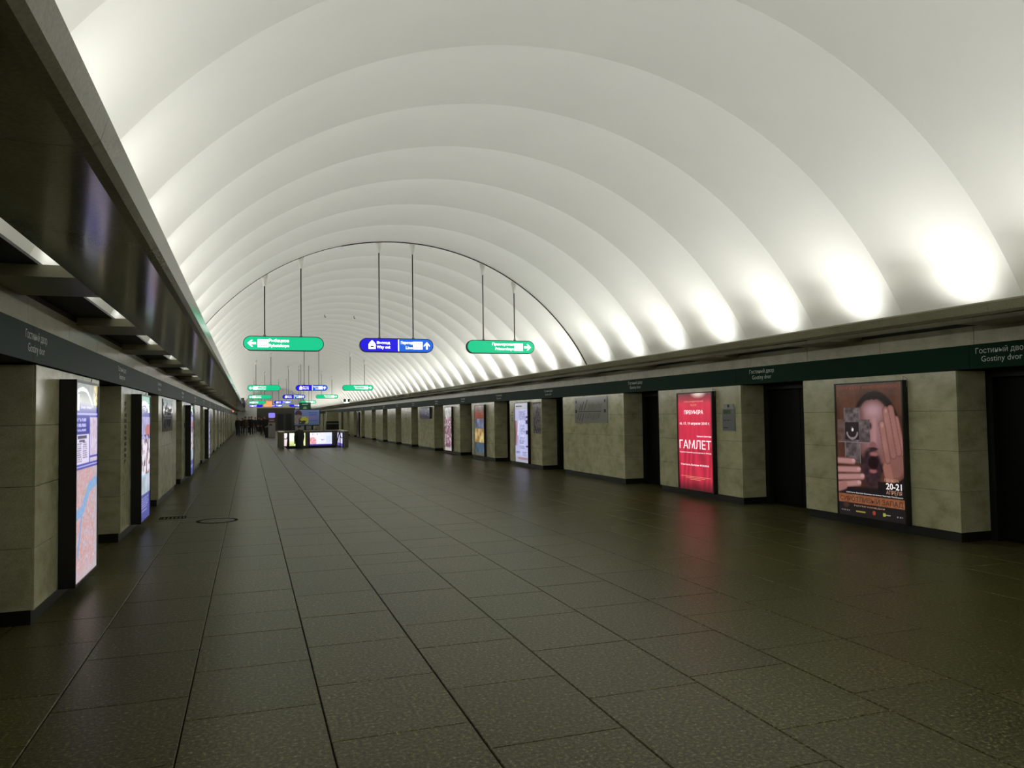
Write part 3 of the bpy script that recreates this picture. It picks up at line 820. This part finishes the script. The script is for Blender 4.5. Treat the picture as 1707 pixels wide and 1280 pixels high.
# ------------------------------------------------------------------ stairwell, parapet and things around it
PY = 41.55
def stairwell():
    st = thing('stairwell', 'sunken staircase opening in the hall floor with lit advert panels', 'staircase', (3.2, PY, 0))
    for k_ in range(9): obj('step', MB().box(-1.35, 1.35, -.1+k_*.38, .30+k_*.38, -.17*(k_+1)-.1, -.17*(k_+1)).me('step'), M['granite'], st)
    obj('pit_wall', MB().box(-1.42, -1.37, -.1, 3.6, -1.9, -.01).me(), M['darkwall'], st); obj('pit_wall', MB().box(1.37, 1.42, -.1, 3.6, -1.9, -.01).me(), M['darkwall'], st); obj('pit_wall', MB().box(-1.36, 1.36, 3.56, 3.62, -1.9, -.01).me(), M['darkwall'], st)
stairwell()
def parapet():
    p = thing('parapet', 'low stone parapet wrapping the stairwell with handrails', 'parapet', (3.2, PY, 0))
    for s_ in (-1, 1):
        lo, hi = sorted((s_*1.53, s_*1.74))
        obj('side_wall', MB().box(lo, hi, .05, 3.8, -.008, .84).me(), M['parapet'], p)
        obj('coping', MB().box(lo-.03, hi+.03, .0, 3.85, .842, .885).me(), M['fascia'], p)
        r = obj('handrail', MB().tube([(s_*1.30, -.02, .0), (s_*1.30, -.02, .80), (s_*1.30, .10, .86), (s_*1.30, 1.0, .50), (s_*1.30, 2.2, -.03)], .026, 8).me(smooth=True), M['black'], p)
        obj('bracket', MB().tube([(s_*1.52, .35, .52), (s_*1.40, .35, .50), (s_*1.31, .35, .72)], .018, 8).me(smooth=True), M['black'], r)
    obj('back_wall', MB().box(-1.52, 1.52, 3.5, 3.75, -.008, .84).me(), M['parapet'], p)
    obj('coping', MB().box(-1.49, 1.49, 3.45, 3.8, .842, .885).me(), M['fascia'], p)
parapet()
def ad_panel(x, w, label, fn, h=.78, loc=None, rz=0):
    t = thing('advert_panel', label, 'advert panel', loc or (x, PY+3.485, .0), rz, 'lit advert panels in the stairwell')
    obj('housing', MB().box(-w/2-.02, w/2+.02, -.05, .0, .0, h).me(), M['black'], t)
    obj('poster_panel', painted(w-.02, h-.06, 30, 24, fn), print_mat('advert_print', 1.15), t, (0, -.052, .03))
def ad1(u, v):
    if u < .32: return (250, 246, 238) if v < .6 else mixc((240, 232, 200), (170, 200, 90), (v-.6)*2)
    if u > .88: return (225, 235, 170)
    c = mixc((120, 170, 100), (70, 130, 50), vnoise(u*8, v*6, 1))
    if .08 < v < .2: c = (205, 232, 190)
    if v > .85: c = (225, 240, 170)
    return c
def ad2(u, v):
    c = mixc((246, 240, 250), (220, 226, 250), u)
    if ell(u, v, .1, .75, .2, .4) < 1: c = mixc((210, 110, 120), (240, 200, 205), vnoise(u*20, v*10, 1))
    if v > .88: c = (70, 60, 150)
    if u > .7 and int(u*28) % 2 and .25 < v < .8: c = (190, 206, 244)
    if .06 < u < .6 and .06 < v < .2: c = (255, 255, 255) if vnoise(u*24, v*10, 2) > .4 else (120, 110, 190)
    if .45 < u < .7 and .5 < v < .62 and vnoise(u*30, v*20, 3) > .5: c = (90, 90, 120)
    return c
def ad3(u, v):
    if v > .75: return (90, 80, 160)
    return mixc((216, 210, 232), (130, 120, 180), abs(u-.6)*1.2)
def ad4(u, v): return mixc((245, 240, 238), (225, 190, 200), v*.8)
ad_panel(1.88, .20, 'thin white lit panel behind the near stair handrail', ad4)
ad_panel(2.50, .92, 'green and yellow lit advert behind the person on the stairs', ad1)
ad_panel(3.81, 1.24, 'white and pink lit advert with blue foot in the stairwell', ad2)
ad_panel(0, 2.6, 'violet lit panel on the inner side of the stairwell parapet', ad3, loc=(3.2+1.525, PY+1.75, 0), rz=-math.pi/2)

# billboard over the far parapet wall
t = thing('billboard', 'pale blue rounded billboard with a picture of a face and flowers', 'billboard', (3.13, 46.3, 0))
obj('board', MB().prism(rounded(1.5, .98, .12), -.06, .1).me(), M['black'], t, (0, 0, 1.62))
def bb(u, v):
    c = mixc((110, 132, 176), (86, 100, 128), v)
    if ell(u, v, .16, .25, .14, .22) < 1: c = (74, 48, 48)
    if ell(u, v, .14, .62, .2, .3) < 1 and u < .32: c = mixc((150, 132, 124), (104, 96, 92), vnoise(u*20, v*12, 1))
    if .2 < u < .55 and .45 < v < .9 and vnoise(u*16, v*12, 2) > .55: c = (172, 170, 60)
    elif .18 < u < .55 and .5 < v < .95: c = (50, 52, 46)
    return c
p = obj('poster_panel', painted(1.40, .88, 44, 28, bb), print_mat('billboard_print', .5), t, (0, -.063, 1.18))
text(p, 'АРЕНА', .32, .36, .56, .13, glow('billboard_ink', (120, 60, 130), .8))
for zz, ww in ((.68, .5), (.56, .44), (.22, .46)): obj('small_print', MB().flat([(-ww/2, 0), (ww/2, 0), (ww/2, .05), (-ww/2, .05)], 0).me(), glow('billboard_small_ink', (56, 66, 130), .8), p, (.34, -.003, zz))
for x in (-.1, .3): obj('post', MB().box(x-.05, x+.05, -.03, .05, -.008, 1.15).me(), M['blackmat'], t)

# dark green hanging board, orange board, red lit sign, small lip fittings
def hung_board(name, label, cat, x, yy, z, w, h, fn, st):
    t = thing(name, label, cat, (x, yy, z)); obj('housing', MB().box(-w/2, w/2, -.06, .06, 0, h).me(), M['blackmat'], t)
    obj('face', painted(w-.04, h-.04, 16, 16, fn), print_mat(name+'_print', st), t, (0, -.062, .02))
    for s_ in (-.35, .35): obj('rod', MB().cyl((s_*w, 0, h), (s_*w, 0, VAULT_IN(x+s_*w)-z), .014, .014, 6).me(), M['rod'], t)
hung_board('hanging_board', 'dark green hanging board with a pale emblem above the billboard', 'hanging board', 3.85, 59.0, 2.10, .82, .62, lambda u, v: (120, 150, 110) if ell(u, v, .5, .68, .18, .2) < 1 else ((190, 215, 200) if .15 < v < .22 and .2 < u < .8 else (16, 66, 42)), .6)
hung_board('hanging_board', 'orange lit hanging board beyond the fourth row of signs', 'hanging board', 2.0, 96.0, 2.95, 1.0, .72, lambda u, v: mixc((255, 150, 70), (240, 190, 150), vnoise(u*8, v*6, 1)), 1.0)
t = thing('fascia_sign', 'red lit strip sign on the cornice above the crowd', 'lit sign', (XL+.15, 76.0, 2.20)); obj('housing', MB().box(-.08, .0, -1.4, 1.4, .0, .2).me(), M['black'], t)
obj('face', MB().box(.001, .006, -1.38, 1.38, .015, .185).me(), glow('lit_red', (250, 120, 95), 1.0), t); obj('end_face', MB().box(-.075, -.005, -1.406, -1.401, .015, .185).me(), glow('lit_red_end', (250, 120, 95), 1.0), t)
t = thing('lip_sign', 'small green and white lit sign standing on the cornice lip', 'small sign', (XC+3.66, 58.6, 2.655)); obj('base', MB().box(-.2, .2, -.05, .05, -.005, .06).me(), M['glowwhite'], t); obj('post', MB().box(-.05, .05, -.05, .05, .06, .30).me(), M['glowwhite'], t)
for s_ in (-1, 1): obj('side_plate', MB().box(min(s_*.055, s_*.22), max(s_*.055, s_*.22), -.04, .04, .09, .30).me(), M['band'], t)
for k_, yy in enumerate((55.0, 62.0, 70.0)):
    o = obj('loudspeaker', MB().box(-.10, .10, -.07, .07, 0, .34).prism(rounded(.16, .28, .03), -.085, -.07).me(), M['blackmat'], None, (XC-3.66, yy, 2.655)); tag(o, 'small dark loudspeaker standing on the cornice lip', 'loudspeaker', 'loudspeakers on the cornice lip')

# information column with bin
t = thing('help_column', 'grey information column with violet lit top and red band', 'info column', (1.72, 67.5, 0))
obj('body', MB().box(-.28, .28, -.16, .16, -.004, 1.25).me(), M['grey'], t)
obj('red_band', MB().box(-.285, .285, -.165, .165, 1.25, 1.62).me(), mat('column_red', s2l((96, 40, 36)), .5), t)
obj('lit_top', MB().prism(rounded(.52, .42, .1), -.15, .15).me(), glow('lit_violet', (140, 130, 235), 1.0), t, (0, 0, 1.84))
obj('slot', MB().box(-.2, .02, -.168, -.161, 1.0, 1.12).me(), M['black'], t)
obj('speaker_grille', MB().box(-.2, .2, -.17, -.165, 1.36, 1.5).me(), M['grey'], t)
t = thing('litter_bin', 'dark upright bin beside the information column', 'bin', (1.33, 67.9, 0))
obj('body', MB().box(-.14, .14, -.13, .13, -.004, .86).me(), M['black'], t); obj('lid', MB().box(-.15, .15, -.14, .14, .862, .9).me(), M['grey'], t)

# far portal block at the end of the hall
t = thing('portal_wall', 'dark wall block with openings closing the end of the hall', 'wall block', (3.1, 101.0, 0))
obj('block', MB().box(-2.3, 2.3, 0, .6, -.004, 2.85).me(), M['darkwall'], t); obj('coping', MB().box(-2.35, 2.35, -.05, .65, 2.852, 2.95).me(), M['fascia'], t)
for x in (.5, 1.5): obj('opening', MB().box(x-.35, x+.35, -.02, -.001, .0, 2.1).me(), M['black'], t)
t = thing('kiosk', 'dark kiosk with grey upper panel against the far pillars', 'kiosk', (7.1, 72.0, 0))
obj('body', MB().box(-.55, .55, -.4, .4, -.004, 1.25).me(), M['black'], t); obj('upper_panel', MB().box(-.53, .53, -.38, .38, 1.252, 2.1).me(), M['fascia'], t); obj('shelf', MB().box(-.6, .6, -.48, -.401, 1.0, 1.05).me(), M['grey'], t)

# ------------------------------------------------------------------ people
PM = {}
def cloth(c):
    if c not in PM: PM[c] = mat('cloth_%02x%02x%02x' % c, s2l(c), .8)
    return PM[c]
SKIN = mat('skin', s2l((190, 140, 115)), .6)
def body_mesh(stride=.16, lean=0.0, arm=.1, coat=.62, seed=0):
    """standing or walking adult, 1.74 m, facing +y; skinned skeleton turned into one mesh"""
    J = {}; E_ = []
    def v(n_, p, r, par=None):
        J[n_] = (len(J), Vector(p), r)
        if par: E_.append((J[par][0], J[n_][0]))
    L_ = lean
    v('pelvis', (0, 0, .95), (.155, .115)); v('waist', (0, L_*.3, 1.10), (.145, .11), 'pelvis'); v('chest', (0, L_*.7, 1.32), (.175, .125), 'waist')
    v('neckb', (0, L_, 1.46), (.085, .08), 'chest'); v('neck', (0, L_+.01, 1.53), (.055, .058), 'neckb'); v('head', (0, L_+.02, 1.60), (.075, .088), 'neck'); v('brow', (0, L_+.025, 1.66), (.078, .096), 'head'); v('crown', (0, L_+.015, 1.71), (.055, .068), 'brow')
    v('nose', (0, L_+.118, 1.615), (.012, .012), 'head')
    for s_, d in ((-1, 1), (1, -1)):
        n_ = 'lr'[s_ > 0]
        v('sh'+n_, (s_*.175, L_*.9, 1.41), (.07, .07), 'chest'); v('el'+n_, (s_*.235, L_*.7-d*arm*.4-.02, 1.13), (.05, .052), 'sh'+n_); v('wr'+n_, (s_*.24, L_*.7-d*arm+.06, .90), (.034, .036), 'el'+n_)
        v('pa'+n_, (s_*.235, L_*.7-d*arm+.08, .83), (.022, .04), 'wr'+n_); v('fi'+n_, (s_*.225, L_*.7-d*arm+.095, .75), (.014, .03), 'pa'+n_); v('th'+n_, (s_*.215, L_*.7-d*arm+.135, .80), (.012, .012), 'pa'+n_)
        v('hip'+n_, (s_*.095, d*stride*.15, .86), (.105, .11), 'pelvis'); v('kn'+n_, (s_*.10, d*stride*.6+.03, .49), (.068, .072), 'hip'+n_); v('an'+n_, (s_*.10, d*stride, .10), (.045, .05), 'kn'+n_)
        v('he'+n_, (s_*.10, d*stride-.04, .05), (.045, .045), 'an'+n_); v('to'+n_, (s_*.115, d*stride+.17, .032), (.042, .03), 'an'+n_)
    me = bpy.data.meshes.new('person_skel'); me.from_pydata([tuple(p) for _, p, _ in J.values()], E_, [])
    o = bpy.data.objects.new('person_skel', me); COL.objects.link(o)
    md = o.modifiers.new('skin', 'SKIN'); md.use_smooth_shade = True
    for sv, (_, _, r) in zip(me.skin_vertices[0].data, J.values()): sv.radius = r
    me.skin_vertices[0].data[0].use_root = True
    o.modifiers.new('sub', 'SUBSURF').levels = 1
    dg = bpy.context.evaluated_depsgraph_get(); out = bpy.data.meshes.new_from_object(o.evaluated_get(dg))
    bpy.data.objects.remove(o); out.materials.clear()
    return out
def skirt_coat(z0, z1, lean, flare):
    m = MB(); n_ = 20; rows = ((z1+.03, .09, .08), (z1-.02, .185, .13), (1.25, .20, .15), (1.08, .185, .145), (.92, .20, .16), (z0, .20+flare, .16+flare))
    for j, (z, rx, ry) in enumerate(rows):
        for i_ in range(n_): m.v.append((rx*math.cos(2*math.pi*i_/n_), lean*(z-.95)/.55+ry*math.sin(2*math.pi*i_/n_), z))
    for j in range(len(rows)-1):
        for i_ in range(n_): m.f.append((j*n_+i_, j*n_+(i_+1) % n_, (j+1)*n_+(i_+1) % n_, (j+1)*n_+i_))
    return fixn(m.me('coat', True))
def hair_mesh(lean, long):
    m = MB(); n_, k_ = 16, 7
    for j in range(k_+1):
        a = math.pi*.56*j/k_
        for i_ in range(n_):
            b = 2*math.pi*i_/n_; front = max(0, math.sin(b)); z = math.cos(a)*.118; drop = (-long if math.sin(b) < .3 and j == k_ else 0)
            r = math.sin(a) if a < math.pi/2 else 1.0
            m.v.append((.096*r*math.cos(b), lean+.018+.115*r*math.sin(b), 1.642+max(z, .035 if front > .35 else -.05)+drop))
    for j in range(k_):
        for i_ in range(n_): m.f.append((j*n_+i_, (j+1)*n_+i_, (j+1)*n_+(i_+1) % n_, j*n_+(i_+1) % n_))
    return m.me('hair', True)
BODIES = [body_mesh(.20, .03, .14), body_mesh(.05, 0, .04), body_mesh(.14, .05, .10)]
def person(x, yy, z, rz, label, coat, legs, hair=(30, 24, 20), kind=0, h=1.74, long=.0, group='people at the far end of the hall', coatlen=.70):
    t = thing('person', label, 'person', (x, yy, z), rz, group); t.scale = (h/1.74,)*3
    me = BODIES[kind].copy(); ms = [SKIN, cloth(coat), cloth(legs), M['black']]
    for q in ms: me.materials.append(q)
    for p_ in me.polygons:
        c = p_.center
        p_.material_index = 0 if c.z > 1.50 else (3 if c.z < .09 else (1 if c.z > .9 or (c.z > .87 and abs(c.x) > .19) else (0 if abs(c.x) > .195 and c.z > .70 else 2)))
    lean = (.03, 0, .05)[kind]
    obj('body', me, None, t)
    obj('coat', skirt_coat(coatlen, 1.44, lean, .03), cloth(coat), t)
    obj('hair', hair_mesh(lean, long), cloth(hair), t)
    return t
rp = random.Random(5)
person(2.48, PY+.86, -.51, .15, 'person in dark coat going down the stairs before the green advert', (22, 22, 24), (20, 20, 24), kind=0, group=None, coatlen=.5, h=1.72)
crowd = [(-1.05, 75.5, 'person with pale grey hair in dark coat near the row of pillars', (18, 18, 20), (20, 20, 24), (170, 165, 155)),
 (-.42, 76.5, 'person in brown jacket and pale jeans among the crowd', (58, 44, 36), (92, 98, 104), (40, 30, 24)),
 (.12, 78.5, 'person in black coat walking beside the one in pale jeans', (14, 14, 16), (34, 36, 40), (20, 18, 16))]
for x, yy, lab, c, l, hr in crowd: person(x, yy, 0, math.pi+rp.uniform(-.3, .3), lab, c, l, hr, rp.randrange(3), 1.74+rp.uniform(-.06, .08))
for x, yy in ((.55, 88), (.95, 92), (1.15, 84), (1.35, 78.5), (1.75, 80), (1.05, 79.5), (2.1, 83), (-.1, 90), (1.6, 91), (-.75, 84), (-1.1, 80)):   # dark figures only their place tells apart
    person(x, yy, 0, math.pi+rp.uniform(-.6, .6), 'person in dark clothes in the crowd at the far end', rp.choice(((16, 16, 18), (22, 20, 22), (20, 22, 30), (30, 24, 22))), rp.choice(((18, 18, 22), (30, 32, 40), (24, 22, 22))), rp.choice(((40, 28, 20), (20, 16, 14), (84, 58, 36))), rp.randrange(3), 1.72+rp.uniform(-.09, .1), rp.choice((0, 0, .08)))
